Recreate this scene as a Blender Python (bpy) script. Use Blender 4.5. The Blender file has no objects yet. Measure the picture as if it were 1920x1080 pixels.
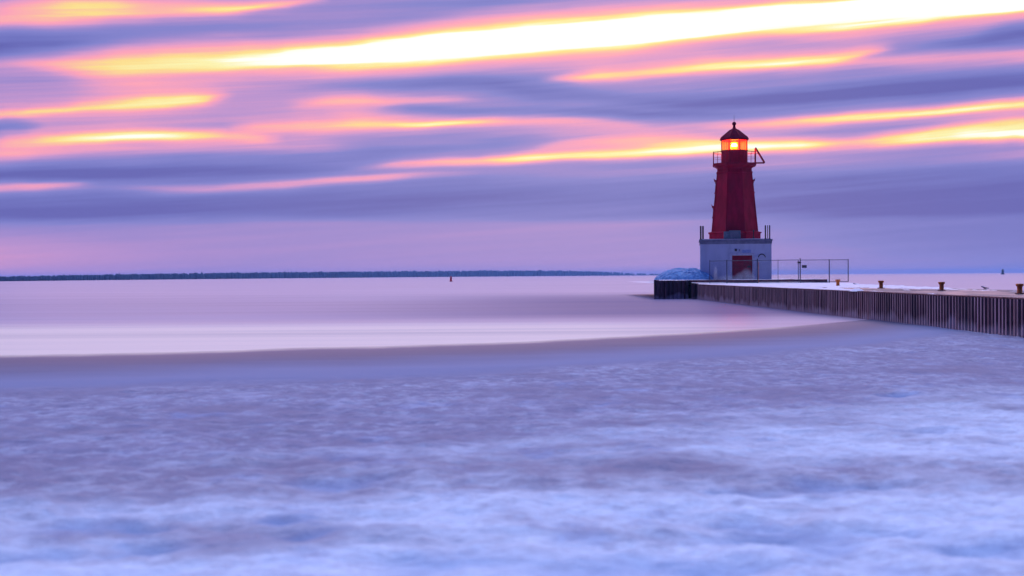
import bpy, math, random
import numpy as np
from mathutils import Matrix, Vector
R = math.radians
random.seed(7)
SC = bpy.context.scene
COL = SC.collection

# ------------------------------------------------------------------ camera
H = 1.93; F = 2666.7
PITCH = math.atan(23.3 / F); ROLL = -0.006
cd = bpy.data.cameras.new("camera"); cam = bpy.data.objects.new("camera", cd); COL.objects.link(cam)
CM = Matrix.Translation((0, 0, H)) @ Matrix.Rotation(R(90) - PITCH, 4, 'X') @ Matrix.Rotation(ROLL, 4, 'Z')
cam.matrix_world = CM
cd.lens = 50; cd.sensor_width = 36; cd.clip_start = 0.1; cd.clip_end = 60000
cd.dof.use_dof = True; cd.dof.focus_distance = 112; cd.dof.aperture_fstop = 1.5
SC.camera = cam
SC.view_settings.view_transform = 'Standard'; SC.view_settings.look = 'None'
SC.view_settings.gamma = 1; SC.view_settings.exposure = 0
SC.render.engine = 'CYCLES'
SC.cycles.max_bounces = 6; SC.cycles.diffuse_bounces = 3; SC.cycles.glossy_bounces = 3
SC.cycles.transmission_bounces = 4; SC.cycles.transparent_max_bounces = 12; SC.cycles.volume_bounces = 1
SC.cycles.use_denoising = True

def direction(px, py):
    v = CM.to_3x3() @ Vector(((px - 960) / F, (540 - py) / F, -1)); return v.normalized()
def on_level(px, py, z=0.0):
    d = direction(px, py); t = (z - H) / d.z; return Vector((0, 0, H)) + d * t

def lin(c):
    return tuple((x / 12.92 if x <= .04045 else ((x + .055) / 1.055) ** 2.4) for x in [k / 255 for k in c])

# ------------------------------------------------------------------ world: sunset sky with streaked cloud
SUN_AZ, SUN_EL = 4.0, 13.0     # degrees right of the view axis, above the horizon
W = bpy.data.worlds.new("World"); SC.world = W; W.use_nodes = True
nt = W.node_tree; nt.nodes.clear()
def N(t, **kw):
    n = nt.nodes.new(t)
    for k, v in kw.items(): setattr(n, k, v)
    return n
def setin(sock, v):
    if isinstance(v, bpy.types.NodeSocket): nt.links.new(v, sock)
    else: sock.default_value = v
def M(op, a, b=None, c=None, clamp=False):
    n = N('ShaderNodeMath', operation=op, use_clamp=clamp); setin(n.inputs[0], a)
    if b is not None: setin(n.inputs[1], b)
    if c is not None: setin(n.inputs[2], c)
    return n.outputs[0]
def MR(v, a, b, c, d, kind='SMOOTHSTEP'):
    n = N('ShaderNodeMapRange', interpolation_type=kind); setin(n.inputs[0], v)
    for i, x in enumerate((a, b, c, d)): setin(n.inputs[i + 1], x)
    return n.outputs[0]
def mixc(f, a, b):
    n = N('ShaderNodeMix', data_type='RGBA'); setin(n.inputs[0], f)
    setin(n.inputs[6], a if isinstance(a, bpy.types.NodeSocket) else (*a, 1)); setin(n.inputs[7], b if isinstance(b, bpy.types.NodeSocket) else (*b, 1))
    return n.outputs[2]
tc = N('ShaderNodeTexCoord'); sp = N('ShaderNodeSeparateXYZ'); nt.links.new(tc.outputs['Generated'], sp.inputs[0])
dx, dy, dz = sp.outputs
az0 = M('MULTIPLY', M('ARCTAN2', dx, dy), 180 / math.pi)
el0 = M('MULTIPLY', M('ARCSINE', dz), 180 / math.pi)
def noise(sx, sy, off, detail=3, rough=.5, slope=.06):
    # stretched cloud noise in azimuth / elevation, fibres rising gently to the right
    e = M('SUBTRACT', el0, M('MULTIPLY', az0, slope))
    cb = N('ShaderNodeCombineXYZ'); setin(cb.inputs[0], M('MULTIPLY', az0, sx)); setin(cb.inputs[1], M('MULTIPLY', e, sy)); cb.inputs[2].default_value = off
    n = N('ShaderNodeTexNoise'); n.inputs['Scale'].default_value = 1; n.inputs['Detail'].default_value = detail; n.inputs['Roughness'].default_value = rough
    nt.links.new(cb.outputs[0], n.inputs['Vector']); return M('SUBTRACT', n.outputs[0], .5)
az = M('ADD', az0, M('MULTIPLY', noise(.25, 1.2, 3), 1.6))
el = M('ADD', el0, M('MULTIPLY', noise(.16, .8, 9, 4), .34))
AZR = 27.0
azt = M('DIVIDE', M('ADD', az, AZR), 2 * AZR, clamp=True)
def sky_at(px, py):
    d = direction(px, py); return math.degrees(math.atan2(d.x, d.y)), math.degrees(math.asin(d.z))
def streak(pts):
    """pts: (x, y of the centre line, soft half height above, below, strength)"""
    n = N('ShaderNodeValToRGB'); cr = n.color_ramp; cr.interpolation = 'CARDINAL'
    rows = []
    for x, y, u, dn, a in pts:
        A, E = sky_at(x, y); rows.append(((A + AZR) / (2 * AZR), (E / 15, u * .0215 / 3, dn * .0215 / 3, (a + 1) / 4)))
    rows.sort()
    while len(cr.elements) > 1: cr.elements.remove(cr.elements[0])
    cr.elements[0].position = rows[0][0]; cr.elements[0].color = rows[0][1]
    for p, c in rows[1:]:
        e = cr.elements.new(p); e.color = c
    nt.links.new(azt, n.inputs[0])
    s = N('ShaderNodeSeparateColor'); nt.links.new(n.outputs[0], s.inputs[0])
    d = M('SUBTRACT', el, M('MULTIPLY', s.outputs[0], 15.0))
    up = M('GREATER_THAN', d, 0)
    w = M('ADD', M('MULTIPLY', s.outputs[1], up), M('MULTIPLY', s.outputs[2], M('SUBTRACT', 1, up)))
    q = M('DIVIDE', d, M('MAXIMUM', M('MULTIPLY', w, 3.0), .02))
    q2 = M('MULTIPLY', q, q)
    g = M('ADD', M('MULTIPLY', M('EXPONENT', M('MULTIPLY', q2, -1.05)), .7), M('MULTIPLY', M('EXPONENT', M('MULTIPLY', q2, -.27)), .3))
    return M('MULTIPLY', g, M('MULTIPLY_ADD', n.outputs[1], 4.0, -1.0))

STREAKS = [
 # great white band
 [(-400,118,14,14,.1),(0,120,12,12,.14),(100,121,14,12,.36),(200,123,24,24,.52),(300,119,28,26,.6),(440,113,26,22,.7),(540,110,24,21,.85),(700,101,24,21,1.2),(960,76,26,25,1.4),(1200,56,25,25,1.4),(1400,34,18,17,1.4),(1600,18,18,20,1.4),(1800,5,20,22,1.4),(1920,-3,20,20,1.4),(2300,-50,30,28,1.3)],
 [(1200,74,8,14,0),(1330,62,8,12,.18),(1430,56,8,12,.26),(1520,55,9,12,.34),(1620,50,8,12,.34),(1720,42,8,9,.2),(1800,34,8,8,0)],
 # top left
 [(-300,40,20,18,.3),(0,36,24,14,.36),(100,26,30,18,.52),(200,18,26,16,.55),(300,18,18,12,.42),(450,17,10,8,.52),(550,8,6,6,.36),(620,2,5,5,0)],
 # mid right streak
 [(1000,150,8,8,0),(1050,148,8,6,.3),(1100,145,11,8,.5),(1200,138,13,9,.5),(1300,128,15,10,.6),(1400,121,14,9,.68),(1500,115,13,9,.68),(1570,109,12,9,.54),(1630,99,10,6,.38),(1690,92,8,5,0)],
 # left streak
 [(-300,225,8,8,.4),(0,216,8,8,.32),(60,212,9,8,.36),(150,203,10,8,.38),(250,195,14,9,.48),(320,191,14,9,.5),(385,187,12,9,.4),(415,184,10,9,.12),(440,183,8,8,0)],
 # left yellow streak
 [(-60,285,10,10,0),(0,272,14,16,.22),(60,266,14,12,.38),(120,262,12,9,.54),(200,258,13,9,.64),(280,255,11,9,.66),(350,256,10,9,.54),(415,257,9,8,.38),(500,259,7,8,.24),(540,260,6,6,0)],
 [(-100,300,14,18,.2),(0,290,12,14,.22),(150,282,10,14,.18),(300,280,8,14,.12),(600,275,12,18,.14),(700,280,12,14,0)],
 [(520,200,8,8,0),(600,192,8,8,.26),(680,189,9,8,.32),(720,190,8,6,.24),(860,184,5,5,.14),(920,184,5,5,0)],
 [(420,242,8,10,.0),(470,240,8,9,.24),(560,238,11,10,.32),(650,236,11,9,.36),(740,236,7,6,.4),(810,234,6,5,.62),(880,230,6,5,.52),(960,226,8,8,.26),(1080,228,10,12,.2),(1200,236,8,10,.12),(1300,240,8,8,0)],
 [(600,212,12,16,.0),(700,222,10,14,.14),(830,222,6,10,.0)],
 # long centre streak
 [(640,318,6,6,0),(720,312,6,7,.28),(820,305,7,8,.42),(900,301,7,8,.5),(960,298,8,8,.66),(1050,294,9,7,.64),(1200,286,9,8,.64),(1300,281,11,10,.66),(1440,275,12,12,.56),(1520,273,10,10,.58),(1620,268,8,9,.36),(1700,262,9,9,.5),(1780,256,12,9,.66),(1860,253,14,10,.78),(1920,251,15,11,.82),(2300,245,16,14,1)],
 [(960,292,6,8,0),(1050,272,8,10,.22),(1180,264,11,12,.36),(1300,264,11,12,.36),(1400,268,9,12,.26),(1500,268,8,12,.1),(1600,262,8,10,0)],
 [(1560,268,10,12,0),(1660,258,10,12,.16),(1750,244,8,8,.3),(1850,233,8,8,.32),(1920,228,8,8,.34),(2300,220,8,8,.3)],
 # upper right streak
 [(1240,238,6,6,0),(1340,236,7,8,.2),(1430,232,8,9,.38),(1500,227,9,9,.5),(1580,222,9,9,.6),(1680,214,8,8,.64),(1780,206,8,8,.68),(1860,199,9,9,.64),(1920,195,10,9,.58),(2300,170,10,10,.7)],
 [(1450,140,10,10,0),(1560,122,8,10,.16),(1700,114,9,13,.22),(1920,100,8,14,.26),(2300,90,8,12,.2)],
 # low left pink
 [(-300,354,8,12,.3),(0,350,8,12,.38),(80,348,7,11,.42),(160,345,6,10,.26),(200,348,8,10,.12),(300,352,8,10,.24),(420,350,8,10,.3),(560,344,8,9,.34),(700,334,6,8,.34),(780,328,6,8,.22),(900,326,8,10,.1),(1100,330,16,12,.0)],
 [(900,330,14,14,0),(1050,322,10,14,.14),(1250,318,10,16,.14),(1500,308,12,16,.16),(1700,298,12,16,.1),(1920,290,10,14,.14)],
 # bluish cloud bars
 [(-300,90,20,20,-.2),(0,82,18,16,-.3),(200,72,16,12,-.2),(400,58,18,14,-.13),(600,52,22,20,-.08),(900,10,14,14,-.1),(1060,5,12,12,-.05),(1200,0,10,10,0)],
 [(300,160,6,6,0),(600,158,6,8,-.06),(740,160,12,12,-.16),(900,158,16,12,-.22),(1000,170,18,14,-.2),(1120,180,14,14,-.16),(1260,192,14,14,-.22),(1400,188,16,16,-.28),(1550,180,18,16,-.32),(1750,165,18,15,-.33),(1920,150,16,16,-.3),(2300,130,16,16,-.3)],
 [(700,205,5,6,0),(760,205,9,9,-.16),(900,208,9,9,-.2),(1050,208,10,10,-.16),(1200,214,8,9,-.2),(1350,216,8,8,-.1),(1450,205,8,8,0)],
 [(1660,92,10,10,0),(1750,84,10,10,-.16),(1830,76,12,12,-.26),(1920,62,16,14,-.32),(2300,40,16,14,-.3)],
 [(-300,240,10,10,-.2),(0,238,10,8,-.2),(50,238,9,7,-.16),(90,238,7,6,0)],
 [(-300,330,12,10,-.16),(0,328,12,9,-.18),(300,318,16,12,-.15),(500,310,20,14,-.15),(650,292,22,16,-.12),(850,266,12,14,-.08),(960,262,10,12,-.1),(1050,255,8,8,0)],
 [(-300,400,26,24,-.1),(0,402,26,22,-.16),(300,395,26,20,-.14),(600,388,28,18,-.12),(900,372,28,20,-.1),(1200,360,30,30,-.03),(1920,350,30,30,-.02)],
 [(1150,390,50,50,-.0),(1400,400,55,55,-.08),(1600,415,65,65,-.15),(1920,430,75,75,-.18),(2300,430,75,75,-.18)],
 [(-300,205,40,40,.1),(0,205,45,45,.11),(400,205,45,40,.13),(700,220,40,35,.11),(1000,235,28,28,.08),(1250,240,20,20,.03),(1500,240,20,20,0)],
 # pink air low on the left
 [(-600,485,50,40,.14),(0,485,40,40,.1),(250,480,30,40,.04),(500,475,30,30,0)],
]
S = MR(el, 0, 2.2, .315, .3)
S = M('ADD', S, MR(el, 2.0, 2.5, 0, -.17))
S = M('ADD', S, MR(el, 3.6, 5.4, 0, .15))
Ss = 0.0
for s in STREAKS: Ss = M('ADD', streak(s), Ss)
wisp = M('ADD', 1.0, M('MULTIPLY', noise(.14, 4.5, 33, 4, .6), .55))
S = M('ADD', S, M('MULTIPLY', Ss, wisp))
S = M('ADD', S, M('MULTIPLY', noise(.07, 2.6, 21, 4, .6), MR(el0, .5, 4, .07, .26)))
S = M('ADD', S, M('MULTIPLY', noise(.25, 5.0, 27, 2, .5), MR(el0, 1.5, 5, .02, .06)))
# above the frame the same streaky deck thins out
hi = MR(el0, 12.0, 15.0, 0, 1)
Shi = M('ADD', .6, M('MULTIPLY', noise(.05, .35, 40, 5, .6), 1.3))
S = M('ADD', M('MULTIPLY', S, M('SUBTRACT', 1, hi)), M('MULTIPLY', Shi, hi))
ramp = N('ShaderNodeValToRGB'); cr = ramp.color_ramp; cr.interpolation = 'LINEAR'
stops = [(0,(99,100,180)),(.09,(112,116,194)),(.2,(130,130,205)),(.3,(160,138,206)),(.38,(192,148,207)),(.47,(230,157,200)),(.58,(255,164,186)),(.7,(255,188,168)),(.82,(255,224,142)),(.92,(255,246,176)),(1,(255,255,240))]
while len(cr.elements) > 1: cr.elements.remove(cr.elements[0])
for i, (p, c) in enumerate(stops):
    e = cr.elements[0] if i == 0 else cr.elements.new(p)
    e.position = p; e.color = (*lin(c), 1)
nt.links.new(M('ADD', S, 0, clamp=True), ramp.inputs[0])
boost = MR(S, .95, 1.7, 1.0, 1.9, 'LINEAR')
sc_ = N('ShaderNodeVectorMath', operation='SCALE'); nt.links.new(ramp.outputs[0], sc_.inputs[0]); nt.links.new(boost, sc_.inputs['Scale'])
skyc = sc_.outputs[0]
# toward the zenith a pale blue dusk sky, behind the viewer the dark blue of night
UP = (1.15, 1.6, 2.85); BACK = (.022, .045, .36)
skyc = mixc(MR(el0, 17, 36, 0, .88), skyc, UP)
skyc = mixc(MR(dy, .35, -.35, 0, 1), skyc, BACK)
bg = N('ShaderNodeBackground'); nt.links.new(skyc, bg.inputs[0]); bg.inputs[1].default_value = 1.0
nis = N('ShaderNodeTexSky', sky_type='NISHITA'); nis.sun_disc = False
nis.sun_elevation = R(SUN_EL); nis.sun_rotation = R(SUN_AZ)
bg2 = N('ShaderNodeBackground'); nt.links.new(nis.outputs[0], bg2.inputs[0]); bg2.inputs[1].default_value = .05
mx = N('ShaderNodeMixShader'); mx.inputs[0].default_value = .025     # the clear sky glimmers through the cloud deck
nt.links.new(bg.outputs[0], mx.inputs[1]); nt.links.new(bg2.outputs[0], mx.inputs[2])
wo = N('ShaderNodeOutputWorld'); nt.links.new(mx.outputs[0], wo.inputs[0])

# ------------------------------------------------------------------ sun veiled by the cloud
ld = bpy.data.lights.new("sun", 'SUN'); ld.energy = .45; ld.angle = R(50); ld.color = (1, .5, .62)
lo = bpy.data.objects.new("sun", ld); COL.objects.link(lo)
sd = Vector((math.sin(R(SUN_AZ)) * math.cos(R(SUN_EL)), math.cos(R(SUN_AZ)) * math.cos(R(SUN_EL)), math.sin(R(SUN_EL))))
lo.rotation_euler = sd.to_track_quat('Z', 'Y').to_euler()

# ------------------------------------------------------------------ helpers
def tag(o, label=None, cat=None, group=None, kind=None):
    if label: o['label'] = label
    if cat: o['category'] = cat
    if group: o['group'] = group
    if kind: o['kind'] = kind
    return o
def empty(name, loc=(0, 0, 0), rz=0, **kw):
    o = bpy.data.objects.new(name, None); COL.objects.link(o); o.location = loc; o.rotation_euler = (0, 0, rz)
    return tag(o, **kw)
class MB:
    def __init__(s): s.v = []; s.f = []
    def add(s, vs, fs):
        k = len(s.v); s.v += [tuple(v) for v in vs]; s.f += [tuple(i + k for i in f) for f in fs]; return s
    def box(s, x0, x1, y0, y1, z0, z1, m=None):
        vs = [(x, y, z) for z in (z0, z1) for (x, y) in ((x0, y0), (x1, y0), (x1, y1), (x0, y1))]
        if m is not None: vs = [m @ Vector(v) for v in vs]
        return s.add(vs, [(3, 2, 1, 0), (4, 5, 6, 7), (0, 1, 5, 4), (1, 2, 6, 5), (2, 3, 7, 6), (3, 0, 4, 7)])
    def tube(s, p0, p1, r, n=8, r1=None):
        p0 = Vector(p0); p1 = Vector(p1); d = (p1 - p0).normalized(); q = d.to_track_quat('Z', 'Y'); r1 = r if r1 is None else r1
        vs = [p0 + q @ Vector((r * math.cos(2*math.pi*i/n), r * math.sin(2*math.pi*i/n), 0)) for i in range(n)]
        vs += [p1 + q @ Vector((r1 * math.cos(2*math.pi*i/n), r1 * math.sin(2*math.pi*i/n), 0)) for i in range(n)]
        return s.add(vs, [tuple(reversed(range(n))), tuple(range(n, 2*n))] + [(i, (i+1) % n, n+(i+1) % n, n+i) for i in range(n)])
    def lathe(s, prof, n=24, rot=0.0, c=(0, 0), caps=True):
        """prof: (radius, z)"""
        vs = [(c[0] + r*math.cos(rot+2*math.pi*i/n), c[1] + r*math.sin(rot+2*math.pi*i/n), z) for r, z in prof for i in range(n)]
        fs = [(k*n+i, k*n+(i+1) % n, (k+1)*n+(i+1) % n, (k+1)*n+i) for k in range(len(prof)-1) for i in range(n)]
        if caps: fs += [tuple(reversed(range(n))), tuple(range((len(prof)-1)*n, len(prof)*n))]
        return s.add(vs, fs)
    def prism(s, poly, y0, y1):
        """poly of (x, z) pushed along y"""
        n = len(poly)
        vs = [(x, y0, z) for x, z in poly] + [(x, y1, z) for x, z in poly]
        return s.add(vs, [tuple(range(n)), tuple(reversed(range(n, 2*n)))] + [(i, n+i, n+(i+1) % n, (i+1) % n) for i in range(n)])
    def build(s, name, mat, parent=None, smooth=False, bevel=0.0):
        me = bpy.data.meshes.new(name); me.from_pydata(s.v, [], s.f); me.update()
        o = bpy.data.objects.new(name, me); COL.objects.link(o)
        if mat: me.materials.append(mat)
        if smooth:
            for p in me.polygons: p.use_smooth = True
        if parent: o.parent = parent
        if bevel:
            b = o.modifiers.new('bevel', 'BEVEL'); b.width = bevel; b.segments = 2; b.limit_method = 'ANGLE'
        return o
def grid_mesh(name, X, Y, Z, mat, attrs=None, smooth=True):
    ny, nx = X.shape
    me = bpy.data.meshes.new(name); me.vertices.add(nx * ny)
    me.vertices.foreach_set('co', np.stack([X, Y, Z], -1).astype(np.float32).ravel())
    i = np.arange((ny-1)*(nx-1)); r = i // (nx-1); c = i % (nx-1); a = r*nx + c
    q = np.stack([a, a+1, a+nx+1, a+nx], -1).astype(np.int32)
    me.loops.add(q.size); me.loops.foreach_set('vertex_index', q.ravel())
    me.polygons.add(len(q)); me.polygons.foreach_set('loop_start', (np.arange(len(q))*4).astype(np.int32))
    me.polygons.foreach_set('use_smooth', np.full(len(q), smooth))
    me.update(calc_edges=True)
    for k, v in (attrs or {}).items():
        at = me.attributes.new(k, 'FLOAT', 'POINT'); at.data.foreach_set('value', v.astype(np.float32).ravel())
    me.materials.append(mat)
    o = bpy.data.objects.new(name, me); COL.objects.link(o); return o
def vnoise(x, y, seed=0):
    xi = np.floor(x).astype(np.int64); yi = np.floor(y).astype(np.int64); fx = x - xi; fy = y - yi
    fx = fx*fx*(3-2*fx); fy = fy*fy*(3-2*fy)
    def h(a, b):
        n = (a * 374761393 + b * 668265263 + seed * 974711) & 0x7fffffff
        n = ((n ^ (n >> 13)) * 1274126177) & 0x7fffffff
        return ((n ^ (n >> 16)) & 0xffff) / 65535.0
    return (h(xi, yi)*(1-fx) + h(xi+1, yi)*fx)*(1-fy) + (h(xi, yi+1)*(1-fx) + h(xi+1, yi+1)*fx)*fy
def fbm(x, y, o=4, seed=0):
    t = 0; a = .5
    for k in range(o): t = t + a * vnoise(x * 2**k, y * 2**k, seed + k * 17); a *= .5
    return t / (1 - .5**o)

# materials -------------------------------------------------
class Mat:
    def __init__(s, name):
        s.m = bpy.data.materials.new(name); s.m.use_nodes = True; s.t = s.m.node_tree; s.p = s.t.nodes['Principled BSDF']; s.o = s.t.nodes['Material Output']
        s.geo = None
    def n(s, t, **kw):
        x = s.t.nodes.new(t)
        for k, v in kw.items(): setattr(x, k, v)
        return x
    def set(s, sock, v):
        if isinstance(v, bpy.types.NodeSocket): s.t.links.new(v, sock)
        elif isinstance(v, tuple) and len(v) == 3 and len(getattr(sock, 'default_value', (0,)*3)) == 4: sock.default_value = (*v, 1)
        else: sock.default_value = v
    def math(s, op, a, b=None, clamp=False):
        x = s.n('ShaderNodeMath', operation=op, use_clamp=clamp); s.set(x.inputs[0], a)
        if b is not None: s.set(x.inputs[1], b)
        return x.outputs[0]
    def mr(s, v, a, b, c, d, kind='SMOOTHSTEP'):
        x = s.n('ShaderNodeMapRange', interpolation_type=kind); s.set(x.inputs[0], v)
        for i, k in enumerate((a, b, c, d)): s.set(x.inputs[i+1], k)
        return x.outputs[0]
    def mix(s, f, a, b):
        x = s.n('ShaderNodeMix', data_type='RGBA'); s.set(x.inputs[0], f); s.set(x.inputs[6], a); s.set(x.inputs[7], b); return x.outputs[2]
    def pos(s, obj=False):
        if obj: return s.n('ShaderNodeTexCoord').outputs['Object']
        return s.n('ShaderNodeNewGeometry').outputs['Position']
    def noise(s, scale, sc3=(1, 1, 1), detail=4, rough=.55, obj=False, off=(0, 0, 0)):
        mp = s.n('ShaderNodeMapping'); mp.inputs['Scale'].default_value = sc3; mp.inputs['Location'].default_value = off
        s.t.links.new(s.pos(obj), mp.inputs[0]); x = s.n('ShaderNodeTexNoise'); x.inputs['Scale'].default_value = scale
        x.inputs['Detail'].default_value = detail; x.inputs['Roughness'].default_value = rough
        s.t.links.new(mp.outputs[0], x.inputs['Vector']); return x.outputs[0]
    def bump(s, h, strength=.3, dist=.02):
        b = s.n('ShaderNodeBump'); b.inputs['Strength'].default_value = strength; b.inputs['Distance'].default_value = dist
        s.t.links.new(h, b.inputs['Height']); s.t.links.new(b.outputs[0], s.p.inputs['Normal'])
def simple(name, c1, c2, rough=.6, scale=6, sc3=(1, 1, 1), metal=0, bump=0, spec=.5):
    m = Mat(name); f = m.mr(m.noise(scale, sc3, obj=True), .35, .65, 0, 1)
    m.set(m.p.inputs['Base Color'], m.mix(f, c1, c2)); m.set(m.p.inputs['Roughness'], m.mr(f, 0, 1, rough, min(1, rough + .12)))
    m.p.inputs['Metallic'].default_value = metal; m.p.inputs['Specular IOR Level'].default_value = spec
    if bump: m.bump(m.noise(scale * 4, sc3, obj=True), bump, .01)
    return m.m
red = simple('red_paint', (.46, .003, .035), (.32, .002, .022), .55, 2.2, (1, 1, .35), bump=.12, spec=.12)
dark_red = simple('dark_red_paint', (.42, .004, .03), (.3, .003, .02), .5, 3, bump=.1, spec=.15)
roof_metal = simple('roof_metal', (.2, .003, .025), (.11, .002, .018), .75, 4, spec=.04)
white_paint = Mat('white_paint')
_f = white_paint.mr(white_paint.noise(1.3, (1, 1, .25), 6, obj=True), .4, .75, 0, 1)
white_paint.set(white_paint.p.inputs['Base Color'], white_paint.mix(_f, (.58, .62, .68), (.44, .48, .54))); white_paint.p.inputs['Roughness'].default_value = .65
white_paint.bump(white_paint.noise(14, obj=True), .2, .01); white_paint = white_paint.m
trim_paint = simple('cornice_paint', (.26, .26, .3), (.18, .18, .22), .6, 3)
pale_paint = simple('pale_trim_paint', (.66, .66, .68), (.5, .5, .54), .6, 3)
blue_plate = simple('blue_enamel', (.34, .42, .64), (.28, .36, .56), .5, 5)
steel = simple('galvanised_steel', (.12, .12, .14), (.07, .07, .09), .5, 9, metal=.5)
pipe_dark = simple('dark_steel', (.05, .04, .05), (.03, .025, .03), .5, 9, metal=.4)
grey_box = simple('grey_green_cabinet', (.16, .22, .24), (.1, .15, .17), .5, 5)
bollard_paint = simple('orange_bollard_paint', (.85, .22, .015), (.55, .12, .015), .55, 14, bump=.3)
concrete = simple('weathered_concrete', (.2, .15, .15), (.1, .07, .075), .8, 1.2, bump=.3)
rust = simple('rust_brown_coping', (.2, .06, .06), (.08, .022, .028), .8, 5, bump=.3)
black_plate = simple('black_plate', (.02, .02, .025), (.035, .03, .03), .5, 5)
buoy_red = simple('red_buoy_paint', (.8, .008, .02), (.6, .006, .02), .5, 2)
buoy_green = simple('green_beacon_paint', (.01, .06, .05), (.01, .04, .04), .5, 2)
glass = Mat('lantern_glass'); glass.t.nodes.remove(glass.p)
_tr = glass.n('ShaderNodeBsdfTransparent'); _tr.inputs[0].default_value = (1, .8, .5, 1)
_gl = glass.n('ShaderNodeBsdfGlossy'); _gl.inputs[0].default_value = (1, .9, .8, 1); _gl.inputs[1].default_value = .05
_mx = glass.n('ShaderNodeMixShader'); _mx.inputs[0].default_value = .08
glass.t.links.new(_tr.outputs[0], _mx.inputs[1]); glass.t.links.new(_gl.outputs[0], _mx.inputs[2]); glass.t.links.new(_mx.outputs[0], glass.o.inputs[0]); glass = glass.m
def emit(name, c, s):
    m = Mat(name); m.p.inputs['Emission Color'].default_value = (*c, 1); m.p.inputs['Emission Strength'].default_value = s; m.p.inputs['Base Color'].default_value = (*c, 1); return m.m
bulb_mat = emit('lamp_light', (1, .12, .015), 600)
lens_mat = emit('glowing_lens', (1, .36, .015), 5)
solar_mat = simple('solar_cell', (.01, .01, .03), (.02, .02, .05), .2, 20)

def snow(name, c1=(.86, .87, .92), c2=(.74, .77, .86), scale=1.5):
    m = Mat(name); f = m.mr(m.noise(scale, detail=6), .35, .7, 0, 1)
    m.set(m.p.inputs['Base Color'], m.mix(f, c1, c2)); m.p.inputs['Roughness'].default_value = .6; m.p.inputs['Specular IOR Level'].default_value = .3
    m.bump(m.noise(9, detail=5), .5, .03); return m.m
snow_mat = snow('snow', (.9, .81, .83), (.8, .72, .78)); ice_blue = snow('blue_ice', (.14, .34, .62), (.05, .15, .38), 2.2)

# ------------------------------------------------------------------ water
m = Mat('silky_water')
fa = m.noise(.02, (.35, 1, 1), 5, .6); fb = m.noise(.11, (.2, 1, 1), 4, .6, off=(7, 3, 0))
g = m.n('ShaderNodeSeparateXYZ'); m.t.links.new(m.pos(), g.inputs[0])
# churned, foamy water near the ice; dark band off the pier end, duller sky reflection put into its colour
yw = m.math('ADD', g.outputs[1], m.math('MULTIPLY', m.math('SUBTRACT', fa, .5), 12))
lane = m.noise(.16, (.06, 1, 1), 4, .6, off=(3, 1, 0))
yl = m.math('ADD', yw, m.math('MULTIPLY', m.math('SUBTRACT', lane, .5), 10))
foam = m.math('MULTIPLY', m.mr(yl, 66, 50, 0, 1), m.mr(g.outputs[0], 12, 2, 0, 1))
dark_band = m.math('MULTIPLY', m.mr(yl, 56, 72, 0, 1), m.math('MULTIPLY', m.mr(yw, 170, 100, 0, 1), m.mr(g.outputs[0], -16, 8, .22, 1)))
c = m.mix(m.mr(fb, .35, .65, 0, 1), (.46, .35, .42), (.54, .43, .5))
c = m.mix(foam, c, (.97, .75, .6)); c = m.mix(dark_band, c, (.19, .16, .26))
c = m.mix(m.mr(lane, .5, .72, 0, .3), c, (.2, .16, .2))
m.set(m.p.inputs['Base Color'], c)
rg = m.math('ADD', m.mr(fb, .3, .7, .25, .34), m.math('MULTIPLY', foam, .12)); rg = m.math('ADD', rg, .04)
m.set(m.p.inputs['Roughness'], rg); m.set(m.p.inputs['Specular IOR Level'], m.mr(dark_band, 0, 1, .5, .3, 'LINEAR'))
m.p.inputs['IOR'].default_value = 1.34
df = m.n('ShaderNodeBsdfDiffuse'); m.set(df.inputs[0], c)      # mist of many waves averaged over the water
mxs = m.n('ShaderNodeMixShader'); m.set(mxs.inputs[0], m.mr(dark_band, 0, 1, .5, .68, 'LINEAR'))
m.t.links.new(m.p.outputs[0], mxs.inputs[1]); m.t.links.new(df.outputs[0], mxs.inputs[2]); m.t.links.new(mxs.outputs[0], m.o.inputs[0])
m.bump(m.noise(1.2, (.3, 1, 1), 3), .12, .03)
wat = MB()
xs = [-8900, -3000, -400, -60, 60, 400, 3000, 8900]; ys = [-300, -20, 100, 400, 2000, 5000, 8900]
wat.add([(x, y, 0) for y in ys for x in xs], [(j*8+i, j*8+i+1, (j+1)*8+i+1, (j+1)*8+i) for j in range(len(ys)-1) for i in range(7)])
tag(wat.build('water', m.m), kind='structure')

# ------------------------------------------------------------------ ice and slush shore in the foreground
E = [on_level(x, y) for x, y in ((0, 667), (240, 662), (480, 656), (720, 649), (960, 641), (1240, 627), (1440, 616), (1530, 609))]
ex = np.array([-90, -50] + [p.x for p in E] + [14.2, 16, 30]); ey = np.array([31, 33.5] + [p.y for p in E] + [58.5, 61, 70])
def edge(x): return np.interp(x, ex, ey)
yy = np.concatenate([np.linspace(-14, 5.8, 34), 6 + (np.linspace(0, 1, 620)**1.25) * 56])
xx = np.concatenate([np.linspace(-80, -26, 60), np.linspace(-25.8, 14.9, 700)])
X, Y = np.meshgrid(xx, yy)
EX = edge(X) + (fbm(X*.35, X*0+3, 4, 5) - .5) * 1.2
Sd = EX - Y
near = np.clip((28 - Y) / 22, 0, 1)
Z = .035 + .26 * near**1.5
rough_zone = np.clip((Sd - 11) / 4, 0, 1)
Z += rough_zone * ((fbm(X*.7, Y*.5, 4, 11) - .5) * .09 * (.4 + .9*near) + (fbm(X*2.6, Y*1.9, 4, 31) - .5) * .085 * (.5 + .7*near) + (fbm(X*8, Y*6, 3, 51) - .5) * .045)
Z += (fbm(X*.12, Y*.6, 3, 71) - .5) * .03 * np.clip(Sd/6, 0, 1)
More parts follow.
